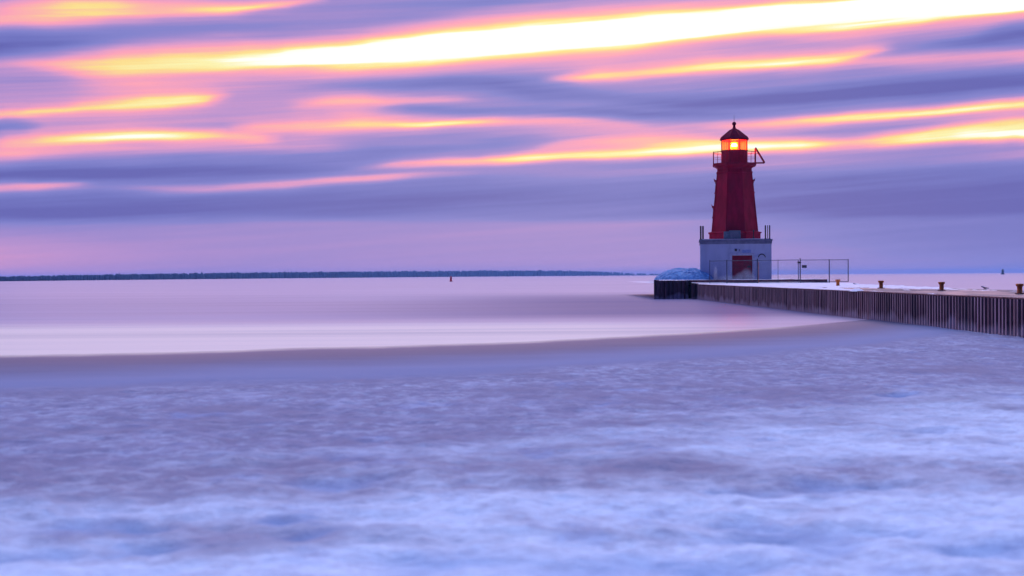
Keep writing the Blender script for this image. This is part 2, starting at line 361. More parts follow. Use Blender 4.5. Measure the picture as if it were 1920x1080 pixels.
# hollows where the ice is thinner
HOL = np.zeros_like(X)
for px, py, r in ((1395, 912, .24), (1440, 1000, .34), (1520, 1003, .26), (1545, 1030, .18), (1800, 1030, .2), (1880, 1034, .26), (590, 1005, .2), (545, 975, .13), (1120, 1078, .4), (60, 1048, .22), (150, 985, .2), (270, 985, .16), (260, 1030, .2), (1735, 792, .28), (1690, 720, .24), (1430, 975, .2), (820, 1062, .3), (640, 898, .3), (1310, 1065, .3), (1560, 905, .3), (1700, 1000, .22)):
    c = on_level(px, py, .22); q_ = np.exp(-(((X-c.x+.1*np.sin(Y*9))/(r*1.35))**2 + ((Y-c.y+.08*np.sin(X*7))/(r*1.2))**2)**1.3); Z -= .05 * q_; HOL = HOL + q_
Z = np.where(Sd < .5, Z - (0.5 - Sd) * .25, Z); Z = np.maximum(Z, -.3)
m = Mat('slush_ice')
at = m.n('ShaderNodeAttribute', attribute_name='shore').outputs['Fac']
big = m.noise(.32, (.45, 1, 1), 6, .6); mid = m.noise(1.7, (.55, 1, 1), 6, .62, off=(3, 9, 0)); fine = m.noise(9, (.8, 1, 1), 5, .7)
yv = m.n('ShaderNodeSeparateXYZ'); m.t.links.new(m.pos(), yv.inputs[0])
wob = m.math('ADD', at, m.math('MULTIPLY', m.math('SUBTRACT', big, .5), 4.0))
wet = (.042, .048, .125); wash = (.2, .225, .37); slush = (.24, .22, .33); bright = (.79, .87, .95); blue = (.17, .31, .6); dirt = (.25, .2, .28)
c = m.mix(m.mr(wob, 3.5, 12, 0, 1), wet, wash)
c = m.mix(m.mr(wob, 11.5, 14.5, 0, 1), c, slush)
c = m.mix(m.math('MULTIPLY', m.mr(m.math('ADD', at, m.math('MULTIPLY', m.math('SUBTRACT', mid, .5), 1.2)), 2.4, -.1, 0, 1), m.mr(yv.outputs[0], 13, 6, 0, .95)), c, (.9, .72, .52))   # foam washing over the rim
zone = m.mr(wob, 12, 15, 0, 1)
splash = m.noise(1.1, (1.7, .5, 1), 7, .62, off=(1, 2, 0)); blot = m.noise(.55, (.7, .8, 1), 5, .6, off=(31, 4, 0)); veil = m.noise(1.15, (.8, .55, 1), 5, .6, off=(11, 24, 0))
c = m.mix(m.math('MULTIPLY', m.math('MULTIPLY', m.mr(splash, .4, .74, 0, .75), m.mr(big, .35, .6, .25, 1)), zone), c, (.48, .48, .62))
c = m.mix(m.math('MULTIPLY', m.mr(mid, .5, .72, 0, .6), zone), c, (.17, .15, .22))
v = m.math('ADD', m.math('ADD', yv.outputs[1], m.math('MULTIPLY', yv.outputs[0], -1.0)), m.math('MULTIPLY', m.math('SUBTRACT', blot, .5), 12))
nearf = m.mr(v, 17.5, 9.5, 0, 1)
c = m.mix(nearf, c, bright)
# a darker, dirtier swash line crosses the ice
ln = m.math('ADD', yv.outputs[1], m.math('MULTIPLY', m.math('SUBTRACT', big, .5), 3.5))
lin_ = m.math('MULTIPLY', m.mr(ln, 10.6, 11.8, 0, 1), m.mr(ln, 14.2, 12.4, 0, 1))
c = m.mix(m.math('MULTIPLY', lin_, m.mr(splash, .3, .62, .35, .85)), c, dirt)
c = m.mix(m.math('MULTIPLY', m.mr(blot, .52, .68, 0, .6), zone), c, dirt)
c = m.mix(m.math('MULTIPLY', m.mr(veil, .56, .7, 0, .32), m.mr(wob, 13, 18, 0, 1)), c, blue)
grain = m.noise(4.2, (.9, .8, 1), 6, .68, off=(4, 8, 0))
c = m.mix(m.math('MULTIPLY', m.math('MULTIPLY', m.mr(grain, .42, .66, 0, .42), m.mr(veil, .35, .6, .2, 1)), zone), c, (.3, .28, .4))
c = m.mix(m.math('MULTIPLY', m.math('MULTIPLY', m.mr(grain, .56, .36, 0, .36), m.mr(blot, .62, .42, .15, 1)), zone), c, (.74, .8, .92))
c = m.mix(m.math('MULTIPLY', m.mr(fine, .4, .7, 0, .35), zone), c, dirt)
c = m.mix(m.math('MULTIPLY', m.n('ShaderNodeAttribute', attribute_name='hollow').outputs['Fac'], .42), c, (.16, .32, .58))
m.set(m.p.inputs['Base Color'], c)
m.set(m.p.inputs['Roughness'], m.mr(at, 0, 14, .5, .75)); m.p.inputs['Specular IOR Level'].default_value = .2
hb = m.math('MULTIPLY', m.math('ADD', m.math('MULTIPLY', mid, 1.6), fine), m.mr(wob, 10, 14, .05, 1))
m.bump(hb, .6, .06)
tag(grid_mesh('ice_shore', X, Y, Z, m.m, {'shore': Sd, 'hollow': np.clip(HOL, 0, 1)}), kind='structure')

# ------------------------------------------------------------------ pier
DECK = 1.12; HEAD = 1.46
pier = empty('pier', (15, 80, 0), label='long concrete pier walled with rusty ribbed steel piling, patched with snow', cat='pier')
def P(o):   # keep world-built geometry where it is
    o.parent = pier; o.matrix_parent_inverse = pier.matrix_basis.inverted() if False else Matrix.Translation((-15, -80, 0)); return o
m = Mat('rusty_piling')
f = m.mr(m.noise(.9, (1, 1, .25), 6, .65), .38, .66, 0, 1)
c = m.mix(f, (.07, .02, .032), (.14, .05, .06))
g = m.n('ShaderNodeSeparateXYZ'); m.t.links.new(m.pos(), g.inputs[0])
lo_f = m.mr(m.math('ADD', g.outputs[2], m.math('MULTIPLY', m.math('SUBTRACT', m.noise(.8, (1, 1, .4), 5), .5), 1.3)), .4, .04, 0, .65)
c = m.mix(m.mr(m.noise(2.2, (1, 1, .02), 3, .7, off=(9, 1, 0)), .4, .62, 0, .8), c, (.028, .014, .022))
c = m.mix(lo_f, c, (.55, .45, .48))      # frozen spray clinging low on the steel
c = m.mix(m.mr(m.noise(2.5, (1, 1, .08), 4, off=(5, 5, 5)), .56, .68, 0, .55), c, (.36, .17, .15))
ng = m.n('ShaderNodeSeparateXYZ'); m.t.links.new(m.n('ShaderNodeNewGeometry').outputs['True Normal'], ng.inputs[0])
c = m.mix(m.math('MULTIPLY', m.math('GREATER_THAN', m.math('ABSOLUTE', ng.outputs[0]), .93), m.mr(m.noise(1.1, (1, 1, .3), 4, off=(2, 8, 0)), .36, .64, .12, .8)), c, (.46, .28, .32))   # proud faces painted lighter, as if catching the side sky
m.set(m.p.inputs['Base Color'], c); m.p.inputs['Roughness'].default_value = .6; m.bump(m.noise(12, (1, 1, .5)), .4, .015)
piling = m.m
def corrugated(path, name, ztop, period=.32, depth=.13):
    b = MB(); pts = []
    for (x0, y0), (x1, y1) in zip(path[:-1], path[1:]):
        L = math.hypot(x1-x0, y1-y0); n = max(1, round(L/period)); ux, uy = (x1-x0)/L, (y1-y0)/L; nx, ny = -uy, ux   # outward = left of travel
        for i in range(n):
            j = random.uniform(-.012, .012)
            for t, d in ((.0, 0), (.34, 0), (.5, -depth), (.84, -depth)):
                s = (i + t) * L / n; dd = d + j
                pts.append((x0 + ux*s + nx*dd, y0 + uy*s + ny*dd))
    n = len(pts)
    tops = [ztop + random.uniform(-.012, .012) for _ in pts]
    vs = [(x, y, -1.2) for x, y in pts] + [(x, y, t) for (x, y), t in zip(pts, tops)]
    b.add(vs, [(i, i+1, n+i+1, n+i) for i in range(n-1)])
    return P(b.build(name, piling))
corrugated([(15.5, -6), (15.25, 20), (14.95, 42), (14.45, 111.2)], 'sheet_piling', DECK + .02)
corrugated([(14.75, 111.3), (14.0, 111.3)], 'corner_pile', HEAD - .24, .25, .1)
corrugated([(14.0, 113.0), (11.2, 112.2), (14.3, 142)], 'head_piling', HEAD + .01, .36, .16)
def slab(poly, z0, z1, name, mat):
    b = MB(); n = len(poly)
    b.add([(x, y, z0) for x, y in poly] + [(x, y, z1) for x, y in poly], [tuple(reversed(range(n))), tuple(range(n, 2*n))] + [(i, (i+1) % n, n+(i+1) % n, n+i) for i in range(n)])
    return P(b.build(name, mat))
m = Mat('wet_deck')
f = m.mr(m.noise(.7, (1, .25, 1), 6, .65), .35, .65, 0, 1)
m.set(m.p.inputs['Base Color'], m.mix(f, (.1, .065, .08), (.05, .03, .042))); m.set(m.p.inputs['Roughness'], m.mr(f, 0, 1, .7, .35)); m.bump(m.noise(8), .3, .02)
deck_mat = m.m
slab([(15.68, -6), (15.43, 20), (15.13, 42), (14.63, 111.0), (14.66, 119), (26.2, 119), (25.6, 104), (23.2, 96), (23.15, -6)], -1.2, DECK, 'deck', deck_mat)
for i in range(26):      # joints read as separate coping lengths
    y0 = -6 + i * 4.5; x0 = 15.5 - (y0 + 6) * .0092
    b = MB(); b.box(x0 - .06 + .02, x0 + .3, y0 + .02, y0 + 4.48, DECK + .002, DECK + .05 + .004*(i % 3)); o = P(b.build('coping', rust, bevel=.01))
slab([(11.38, 112.5), (14.0, 113.15), (14.6, 119.05), (26.4, 119.05), (27.0, 142), (14.5, 142)], -1.2, HEAD, 'raised_platform', rust)
# snow lying on the deck: a real sheet that dips under the concrete where it has blown clear
sx = np.linspace(0, 1, 150)[None, :]; sy = (14 + np.linspace(0, 1, 640)**1.15 * 105)[:, None]
left = 15.55 - (sy + 6) * .0092; right = np.interp(sy, [0, 96, 104, 119], [23.1, 23.15, 25.5, 26.1])
SXX = left + (right - left) * sx; SYY = sy + 0 * sx
cover = np.interp(SYY, [0, 40, 52, 70, 82, 95, 120], [.02, .03, .09, .22, .42, .72, .88])
lanes = fbm(SXX*1.1, SYY*.09, 4, 91) * .62 + fbm(SXX*3, SYY*.8, 4, 97) * .38
edge_snow = np.exp(-((sx*8 - .35)/.38)**2) * np.interp(SYY, [0, 41, 46, 60, 120], [0.1, .14, .34, .4, .3]) * (.5 + .9*fbm(SYY*.4, SXX*2, 3, 5))
sm = lanes - .5 + (cover - .5) * 1.0 + edge_snow
SZ = DECK + .03 + np.clip(sm * .35, -.06, .07) + (fbm(SXX*4, SYY*2, 3, 3) - .5) * .02
SZ = np.where((sx < .012) | (sx > .988), DECK - .02, SZ)
SZ[-1, :] = DECK - .02
P(grid_mesh('snow_cover', SXX, SYY, SZ, snow_mat))

# snow on the raised head
gx = np.linspace(11.4, 26.6, 120); gy = np.linspace(113.6, 141.5, 120); GX, GY = np.meshgrid(gx, gy)
ok = np.where(GX < 14.3, 1, np.where(GY > 119.6, 1, 0)) * np.where(GX > 11.6 + (GY - 112.5) * .105, 1, 0)
GZ = HEAD + np.where(ok > 0, -.01 + .08 * (fbm(GX*.8, GY*.8, 4, 44) - .35), -.2)
P(grid_mesh('head_snow', GX, GY, GZ, snow_mat))

# ------------------------------------------------------------------ lighthouse
TH = R(-7.2)
LX, LY = 20.23, 129.08
lh = empty('lighthouse', (LX, LY, HEAD), TH, label='red eight-sided lighthouse tower with a lit lantern on a square white base building', cat='lighthouse')
def zb(y): return 1.93 + (514.2 - y) * .04725 - HEAD      # building front
def zt(y): return 1.93 + (514.2 - y) * .0484 - HEAD       # tower axis
hw = 3.12; BT = zb(450)
# base building: front wall with a door opening and arched window niche
base = MB(); dx0, dx1, dz1 = -.33, 1.44, zb(479)
base.box(-hw, dx0, -hw, -hw + .35, 0, BT); base.box(dx1, hw, -hw, -hw + .35, 0, BT); base.box(dx0, dx1, -hw, -hw + .35, dz1, BT)
base.box(-hw, -hw + .35, -hw + .35, hw, 0, BT); base.box(hw - .35, hw, -hw + .35, hw, 0, BT); base.box(-hw + .35, hw - .35, hw - .35, hw, 0, BT)
base.box(-hw + .35, hw - .35, -hw + .35, hw - .35, BT - .25, BT)
bb = base.build('base_building', white_paint, lh)
c = MB(); 
for z0, z1, e in ((zb(457.5), zb(452), .05), (zb(452), BT + .06, .1)): c.box(-hw - e, hw + e, -hw - e, hw + e, z0, z1)
c.build('cornice', trim_paint, bb, bevel=.015)
c = MB(); c.box(-hw + .12, hw - .12, -hw + .12, hw - .12, BT + .06, BT + .11); c.build('roof_snow', snow_mat, bb, bevel=.02)
d = MB(); d.box(dx0, dx1, -hw + .16, -hw + .24, 0, dz1)
for zz in (.22, .86, 1.5): 
    for xa, xb in ((dx0 + .1, (dx0+dx1)/2 - .06), ((dx0+dx1)/2 + .06, dx1 - .1)): d.box(xa, xb, -hw + .13, -hw + .161, zz, zz + .5)
dr = d.build('door', dark_red, bb)
h = MB(); h.box(dx1 - .42, dx1 - .12, -hw + .11, -hw + .129, 1.16, 1.2); h.tube((dx1 - .36, -hw + .07, 1.24), (dx1 - .18, -hw + .07, 1.24), .02); h.box(dx1 - .44, dx1 - .1, -hw + .10, -hw + .129, 1.05, 1.15); h.build('handle', black_plate, dr)
s = MB(); w = .2
s.box(dx0 - w, dx0, -hw - .05, -hw + .12, 0, dz1 + w); s.box(dx1, dx1 + w, -hw - .05, -hw + .12, 0, dz1 + w); s.box(dx0, dx1, -hw - .05, -hw + .12, dz1, dz1 + w)
s.build('door_surround', pale_paint, bb, bevel=.01)
# blocked arched window at the right
ax0, ax1 = 1.97, 2.58; ar = (ax1-ax0)/2; ac = (ax0+ax1)/2; azc = zb(477) - ar
poly = [(ax0, 1.2), (ax1, 1.2)] + [(ac + ar*math.cos(t), azc + ar*math.sin(t)) for t in np.linspace(0, math.pi, 13)]
a = MB(); a.prism(poly, -hw - .02, -hw + .01); wn = a.build('arched_window', white_paint, bb)
a = MB()
for t0, t1 in zip(np.linspace(.1, math.pi - .1, 12)[:-1], np.linspace(.1, math.pi - .1, 12)[1:]):
    a.tube((ac + ar*math.cos(t0), -hw - .05, azc + ar*math.sin(t0)), (ac + ar*math.cos(t1), -hw - .05, azc + ar*math.sin(t1)), .045, 6)
a.build('hood', pipe_dark, wn)
a = MB(); a.box(-.1, .1, -hw - .12, -hw, zb(471), zb(466.5)); a.tube((0, -hw - .16, zb(471)), (0, -hw - .16, zb(467)), .07); a.build('wall_light', pipe_dark, bb)
a = MB(); a.box(.26, .38, -hw - .03, -hw, zb(471.5), zb(467)); a.build('wall_box', trim_paint, bb)
a = MB(); a.box(.55, 1.32, -hw - .025, -hw, zb(474), zb(468.5)); a.build('name_board', blue_plate, bb)
def steel_post(x, y, r, hgt, mat=pipe_dark):
    a = MB(); a.lathe([(r*1.6, BT + .06), (r*1.6, BT + .1), (r, BT + .12), (r, BT + hgt), (r*.7, BT + hgt + .03)], 12, c=(x, y)); a.build('roof_post', mat, bb, smooth=False)
for x, r, y in ((-3.07, .075, -3.0), (-2.87, .075, -2.85), (2.6, .06, -3.0), (2.8, .035, -2.9), (2.97, .055, -3.02)): steel_post(x, y, r, 1.25)
for i, x in enumerate((1.58,)): 
    a = MB(); a.lathe([(.09, BT+.06), (.09, BT+.2), (.045, BT+.25), (.045, BT+.72), (.07, BT+.74), (.07, BT+.86), (.02, BT+.9)], 10, c=(x, -2.75)); a.build('vent_pipe', pipe_dark, bb)
# pipe running down the left corner
# tower
O8 = math.pi / 8; k8 = 1 / math.cos(O8) / 2
def octo(prof): return [(w * k8, z) for w, z in prof]
T = MB(); T.lathe(octo([(4.55, BT + .05), (4.55, zt(438.5))]), 8, O8); pl = T.build('plinth', red, lh)
T = MB(); T.lathe(octo([(4.6, zt(438.5)), (4.74, zt(437.5)), (4.74, zt(436)), (4.2, zt(434.8))]), 8, O8); T.build('ledge', red, pl)
T = MB(); T.lathe(octo([(4.08, zt(435)), (3.72, zt(398)), (3.27, zt(350)), (3.08, zt(326.2))]), 8, O8); sh = T.build('tower_shaft', red, lh)
T = MB()
for i in range(8):          # slim corner boards up the eight arrises
    an = O8 + i * math.pi / 4
    T.tube((4.08*k8*math.cos(an), 4.08*k8*math.sin(an), zt(435)), (3.08*k8*math.cos(an), 3.08*k8*math.sin(an), zt(326)), .045, 6, .035)
T.build('corner_strips', red, sh)
T = MB(); T.lathe(octo([(3.1, zt(326.2)), (3.22, zt(325.5)), (3.22, zt(323.2)), (3.08, zt(322.5)), (3.06, zt(317)), (3.2, zt(315)), (3.55, zt(312.8)), (3.8, zt(312))]), 8, O8); T.build('corbel', red, sh)
def wx(z): return np.interp(z, [zt(435), zt(350), zt(326)], [2.04, 1.635, 1.54])
def shaft_window(side, z0, z1, rz=0):
    a = MB(); w = .32; x0 = wx(z0) * 1; x1 = wx(z1)
    # frame follows the batter of the wall
    for ya, yb in ((-w, -w + .09), (w - .09, w)):
        a.add([(side*(wx(z)+o), y, z) for z in (z0, z1) for o in (-.03, .08) for y in (ya, yb)], [(0,1,3,2),(4,6,7,5),(0,4,5,1),(2,3,7,6),(0,2,6,4),(1,5,7,3)])
    for z in (z0, z1): a.box(*sorted((side*(wx(z) - .03), side*(wx(z) + .12))), -w - .06, w + .06, z - .05, z + .05)
    fr = a.build('window', red, sh)
    a = MB(); a.add([(side*(wx(z) + .03), y, z) for z in (z0, z1) for y in (-w + .05, w - .05)], [(0, 1, 3, 2)]); a.build('pane', solar_mat, fr)
    a = MB(); x = wx(z1); a.prism([(side*(x - .05), z1 + .02), (side*(x + .19), z1 + .12), (side*(x + .25), z1 + .42), (side*(x + .17), z1 + .3), (side*(x - .05), z1 + .2)], -w - .1, w + .1); a.build('hood', dark_red, fr)
shaft_window(-1, zt(362), zt(343)); shaft_window(1, zt(362), zt(343)); shaft_window(-1, zt(408), zt(391.5))
# gallery
zg0, zg1 = zt(312), zt(307.2)
T = MB(); T.lathe(octo([(3.8, zg0), (3.86, zg0 + .03), (3.86, zg1), (3.0, zg1 + .004)]), 8, O8); ga = T.build('gallery', dark_red, lh)
rl = zt(286.3); T = MB()
for i in range(8):
    a0 = O8 + i*math.pi/4; a1 = a0 + math.pi/4; r = 3.74*k8
    p = [Vector((r*math.cos(a), r*math.sin(a), 0)) for a in (a0, a1)]
    T.tube(p[0] + Vector((0, 0, zg1)), p[0] + Vector((0, 0, rl + .05)), .035)
    for t in (1/3, 2/3): q = p[0].lerp(p[1], t); T.tube(q + Vector((0, 0, zg1)), q + Vector((0, 0, rl)), .012, 6)
    T.tube(p[0] + Vector((0, 0, rl)), p[1] + Vector((0, 0, rl)), .03)
    T.tube(p[0] + Vector((0, 0, (rl + zg1)/2)), p[1] + Vector((0, 0, (rl + zg1)/2)), .012, 6)
T.build('railing', red, ga)
# lantern
T = MB(); T.lathe(octo([(2.3, zg1), (2.3, zt(284.4)), (2.38, zt(284)), (2.38, zt(282.6)), (1.9, zt(282.4))]), 8, O8); lw = T.build('lantern_wall', dark_red, lh)
T = MB(); T.box(-.3, .3, -1.18, -1.14, zg1 + .06, zt(287)); T.build('service_door', red, lw)
zl0, zl1 = zt(282.5), zt(263)
lr = MB()
for i in range(8):
    a0 = O8 + i*math.pi/4; r = 2.26*k8
    lr.box(-.03, .03, -.03, .03, zl0, zl1, Matrix.Translation((r*math.cos(a0), r*math.sin(a0), 0)) @ Matrix.Rotation(a0, 4, 'Z'))
    a1 = a0 + math.pi/4
    for t in (1/3, 2/3):
        q0 = Vector((r*math.cos(a0), r*math.sin(a0), 0)).lerp(Vector((r*math.cos(a1), r*math.sin(a1), 0)), t)
        lr.tube(q0 + Vector((0, 0, zl0)), q0 + Vector((0, 0, zl1)), .011, 6)
lr.lathe(octo([(2.3, zl1 - .05), (2.3, zl1)]), 8, O8)
lf = lr.build('lantern_frame', dark_red, lh)
for i in range(8):
    a0 = O8 + i*math.pi/4; a1 = a0 + math.pi/4; r = 2.2*k8
    g = MB(); p0 = Vector((r*math.cos(a0), r*math.sin(a0), 0)); p1 = Vector((r*math.cos(a1), r*math.sin(a1), 0)); n_ = ((p0+p1)/2).normalized()*.008
    vs = [q + s_*n_ + Vector((0, 0, z)) for z in (zl0 + .01, zl1 - .06) for q, s_ in ((p0.lerp(p1, .03), 1), (p0.lerp(p1, .97), 1), (p0.lerp(p1, .97), -1), (p0.lerp(p1, .03), -1))]
    g.add(vs, [(3, 2, 1, 0), (4, 5, 6, 7), (0, 1, 5, 4), (1, 2, 6, 5), (2, 3, 7, 6), (3, 0, 4, 7)]); g.build('pane', glass, lf)
T = MB(); T.lathe(octo([(2.36, zl1), (2.56, zl1 + .02), (2.56, zl1 + .1), (2.4, zl1 + .2), (1.5, zt(250.5)), (.75, zt(244)), (.3, zt(241)), (.22, zt(237.5))]), 8, O8); rf = T.build('lantern_roof', roof_metal, lh)
T = MB()
for i in range(8):
    an = O8 + i*math.pi/4; T.tube((2.4*k8*math.cos(an), 2.4*k8*math.sin(an), zl1 + .2), (.75*k8*math.cos(an), .75*k8*math.sin(an), zt(244)), .03, 6)
T.build('roof_ribs', dark_red, rf)
T = MB(); zc = zt(232.3); T.lathe([(.09, zt(238)), (.13, zt(236.2))] + [(max(.02, .185*math.cos(t)), zc + .185*math.sin(t)) for t in np.linspace(-1.1, 1.5, 10)], 20); T.build('vent_ball', roof_metal, rf, smooth=True)
T = MB(); T.tube((0, 0, zc + .15), (0, 0, zt(216)), .02, 6, .01); T.build('lightning_rod', pipe_dark, rf)
# lamp
T = MB(); T.lathe([(.2, zl0 - .1), (.2, zl0 + .08), (.12, zl0 + .12), (.12, zl0 + .22)], 16); lp = T.build('lamp', pipe_dark, lh)
zcl = zt(273)
T = MB(); T.lathe([(.01, zcl-.27), (.2, zcl-.18), (.27, zcl), (.2, zcl+.18), (.01, zcl+.27)], 16); T.build('bulb', bulb_mat, lp, smooth=True)
T = MB()
prof = []
for k in range(8):
    z = zcl - .36 + k * .09; prof += [(.25, z), (.34 - .006*abs(k-3.5)**2, z + .045)]
prof2 = [(r_, z) for r_, z in prof if z < zcl - .12]; T.lathe(prof2, 20); T.build('lower_lens', lens_mat, lp)
T = MB(); T.lathe([(r_, z) for r_, z in prof if z > zcl + .16], 20); T.build('upper_lens', lens_mat, lp)
# solar panel on a bracket outside the rail (right)
a = MB(); a.tube((1.88, -.5, zg0 + .1), (1.88, -.5, zt(278.5)), .05); a.tube((1.88, .5, zg0 + .1), (1.88, .5, zt(278.5)), .05)
a.tube((1.6, -.5, zt(306.5)), (2.72, -.5, zt(306.3)), .035); a.tube((1.6, .5, zt(306.5)), (2.72, .5, zt(306.3)), .035); a.tube((1.88, -.5, zt(290)), (2.3, -.5, zt(290)), .02)
a.tube((1.88, -.5, zt(284)), (1.88, .5, zt(284)), .03); a.tube((2.7, -.5, zt(306.3)), (2.7, .5, zt(306.3)), .03)
br = a.build('solar_bracket', dark_red, ga)
p0, p1 = Vector((1.9, 0, zt(278.6))), Vector((2.68, 0, zt(305.5))); u = (p1-p0).normalized(); nn = Vector((-u.z, 0, u.x)) * -1
a = MB(); vs = [p + s_*nn*.045 + Vector((0, y, 0)) for y in (-.55, .55) for p, s_ in ((p0, -1), (p1, -1), (p1, 1), (p0, 1))]
a.add(vs, [(0, 1, 2, 3), (7, 6, 5, 4), (0, 4, 5, 1), (1, 5, 6, 2), (2, 6, 7, 3), (3, 7, 4, 0)]); a.build('solar_panel', dark_red, ga)

# equipment cabinet on the base roof
ZR = HEAD + BT + .11
def LW(x, y, z=0): v = Matrix.Rotation(TH, 3, 'Z') @ Vector((x, y, 0)); return (LX + v.x, LY + v.y, z)
cb = empty('equipment_cabinet', LW(-.28, -2.65, ZR), TH, label='grey-green louvred cabinet on the white roof before the foot of the tower', cat='cabinet')
a = MB(); a.box(-.3, .72, -.3, .3, .04, .74); bd = a.build('cabinet_body', grey_box, cb, bevel=.02)
a = MB()
for i in range(7): a.box(-.2, .6, -.325, -.3, .14 + i*.08, .18 + i*.08)
a.build('louvre', trim_paint, bd)
a = MB(); a.box(-.76, -.3, -.25, .25, .04, .66); a.box(-.68, -.5, -.28, -.25, .06, .34); a.build('side_box', grey_box, cb, bevel=.02)
a = MB(); a.box(-.78, .74, -.32, .32, 0, .04); a.build('base_rail', pipe_dark, cb)

# ------------------------------------------------------------------ fence
FY = 112.4
fence = empty('chain_link_fence', (15.5, FY, DECK + .04), label='grey chain-link fence with pipe rails across the pier before the lighthouse', cat='fence')
def fx(px): return (px - 960) * FY / F - 15.5
FH = 1.86
posts = [(1331, .025), (1363, .042), (1420.5, .045), (1459, .02), (1497, .03), (1500.5, .042), (1555, .04), (1590.5, .035)]
for px, r in posts:
    a = MB(); b0 = -.02 if px < 1580 else .12; top = FH + (.08 if px in (1500.5, 1420.5) else 0)
    a.lathe([(r, b0), (r, top), (r*1.3, top + .005), (r*1.3, top + .03), (.01, top + .06)], 10, c=(fx(px), 0)); a.build('post', steel, fence)
def rail(p0, p1, z0, z1, r=.024):
    a = MB(); a.tube((fx(p0), 0, z0), (fx(p1), 0, z1), r); a.build('rail', steel, fence)
rail(1331, 1363, FH - .04, FH - .02); rail(1363, 1420.5, FH - .02, FH - .01); rail(1420.5, 1497, FH - .01, FH + .01); rail(1500.5, 1590.5, FH, FH)
rail(1363, 1420.5, .1, .12); rail(1500.5, 1590.5, .1, .14); rail(1331, 1363, .06, .1, .016)
a = MB(); x0, x1 = fx(1331), fx(1590); stp = .11; n = int((x1 - x0 + FH) / stp)
def wire(xa, za, xb, zb_): a.tube((xa, 0.03, za), (xb, 0.03, zb_), .0022, 3)
for i in range(n):
    for sg in (1, -1):
        xa = x0 + (i*stp - FH if sg == 1 else i*stp); za = .1; xb = xa + sg*(FH - .15); zb_ = FH - .05
        # clip to the run of the fence
        pts = []
        for t in (0, 1): pts.append((xa + (xb-xa)*t, za + (zb_-za)*t))
        (pa, qa), (pb, qb) = pts
        def clip(xc, p, q, p2, q2): return (xc, q + (q2-q)*(xc-p)/(p2-p))
        if max(pa, pb) < x0 or min(pa, pb) > x1: continue
        if pa < x0: pa, qa = clip(x0, pa, qa, pb, qb)
        if pb < x0: pb, qb = clip(x0, pa, qa, pb, qb)
        if pa > x1: pa, qa = clip(x1, pa, qa, pb, qb)
        if pb > x1: pb, qb = clip(x1, pa, qa, pb, qb)
        if abs(pa-pb) > .01: wire(pa, qa, pb, qb)
a.build('wire_mesh', steel, fence)
a = MB(); a.box(fx(1503.8), fx(1512.5), -.04, -.02, FH - .62, FH - .4); sg_ = a.build('sign', black_plate, fence)
a = MB(); a.box(fx(1505), fx(1511.4), -.046, -.04, FH - .45, FH - .43); a.box(fx(1505.4), fx(1511), -.046, -.04, FH - .56, FH - .545); a.build('sign_lines', trim_paint, sg_)
a = MB(); a.box(fx(1495.6), fx(1502), -.07, .07, FH - .26, FH - .14); a.build('gate_clamp', pipe_dark, fence)
a = MB(); a.tube((fx(1422.5), -.05, .0), (fx(1422.5), -.05, FH - .1), .02); a.build('gate_upright', bollard_paint, fence)

# ------------------------------------------------------------------ bollards
def bollard_proto():
    e = empty('bollard')
    a = MB(); a.lathe([(.105, .03), (.1, .05), (.1, .27), (.115, .31)], 20); a.build('shaft', bollard_paint, e, smooth=True)
    a = MB(); a.lathe([(.115, .31), (.15, .335), (.155, .4), (.14, .415), (.02, .42)], 20); a.build('head', bollard_paint, e, smooth=True)
    a = MB(); a.lathe([(.19, 0), (.19, .03), (.105, .031)], 20)
    for i in range(6): a.lathe([(.016, .03), (.016, .05)], 6, c=(.155*math.cos(i*1.047), .155*math.sin(i*1.047)))
    a.build('foot_plate', rust, e)
    return e
def copy_tree(o, parent=None):
    c = o.copy(); COL.objects.link(c); c.parent = parent
    for ch in [x for x in COL.objects if x.parent == o]: copy_tree(ch, c)
    return c
bp = bollard_proto()
BL = ['small orange mooring bollard farthest along the pier, beside the end of the fence', 'small orange mooring bollard second from the fence, on snow', 'small orange mooring bollard third from the fence, where dark deck begins', 'orange mooring bollard nearest the camera, at the right edge of the picture']
for i, (px, py, sc) in enumerate(((1571, 537.3, 1.05), (1652, 541.3, 1.0), (1765.5, 545.6, .96), (1912, 552, .93))):
    o = bp if i == 0 else copy_tree(bp)
    p = on_level(px, py, DECK); o.location = (p.x, p.y, DECK + .012); o.scale = (sc,)*3; o.rotation_euler.z = i * .7
    tag(o, BL[i], 'bollard', 'orange bollards along the pier')
# mooring cleats on the far edge, capped with snow
def cleat():
    e = empty('mooring_cleat')
    a = MB(); a.box(-.12, .12, -.07, .07, 0, .02); a.lathe([(.035, .02), (.03, .1)], 8, c=(-.05, 0)); a.lathe([(.035, .02), (.03, .1)], 8, c=(.05, 0)); a.build('cleat_base', rust, e)
    a = MB(); a.tube((-.26, 0, .2), (-.05, 0, .11), .022, 8, .032); a.tube((-.05, 0, .11), (.05, 0, .11), .032); a.tube((.05, 0, .11), (.26, 0, .08), .032, 8, .022); a.build('horn', pipe_dark, e)
    a = MB(); a.tube((-.25, 0, .225), (.0, 0, .145), .02, 6, .03); a.build('snow_cap', snow_mat, e)
    return e
cp = cleat()
for i, (px, py, lb) in enumerate(((1627, 535.5, 'small snow-capped cleat on the far pier edge beside the second bollard'), (1847, 543.5, 'small snow-capped cleat on the far pier edge beyond the dark deck'))):
    o = cp if i == 0 else copy_tree(cp)
    p = on_level(px, py, DECK); o.location = (min(p.x, 22.9), p.y, DECK + .02); o.scale = (.7,)*3; tag(o, lb, 'cleat', 'cleats on the far edge')

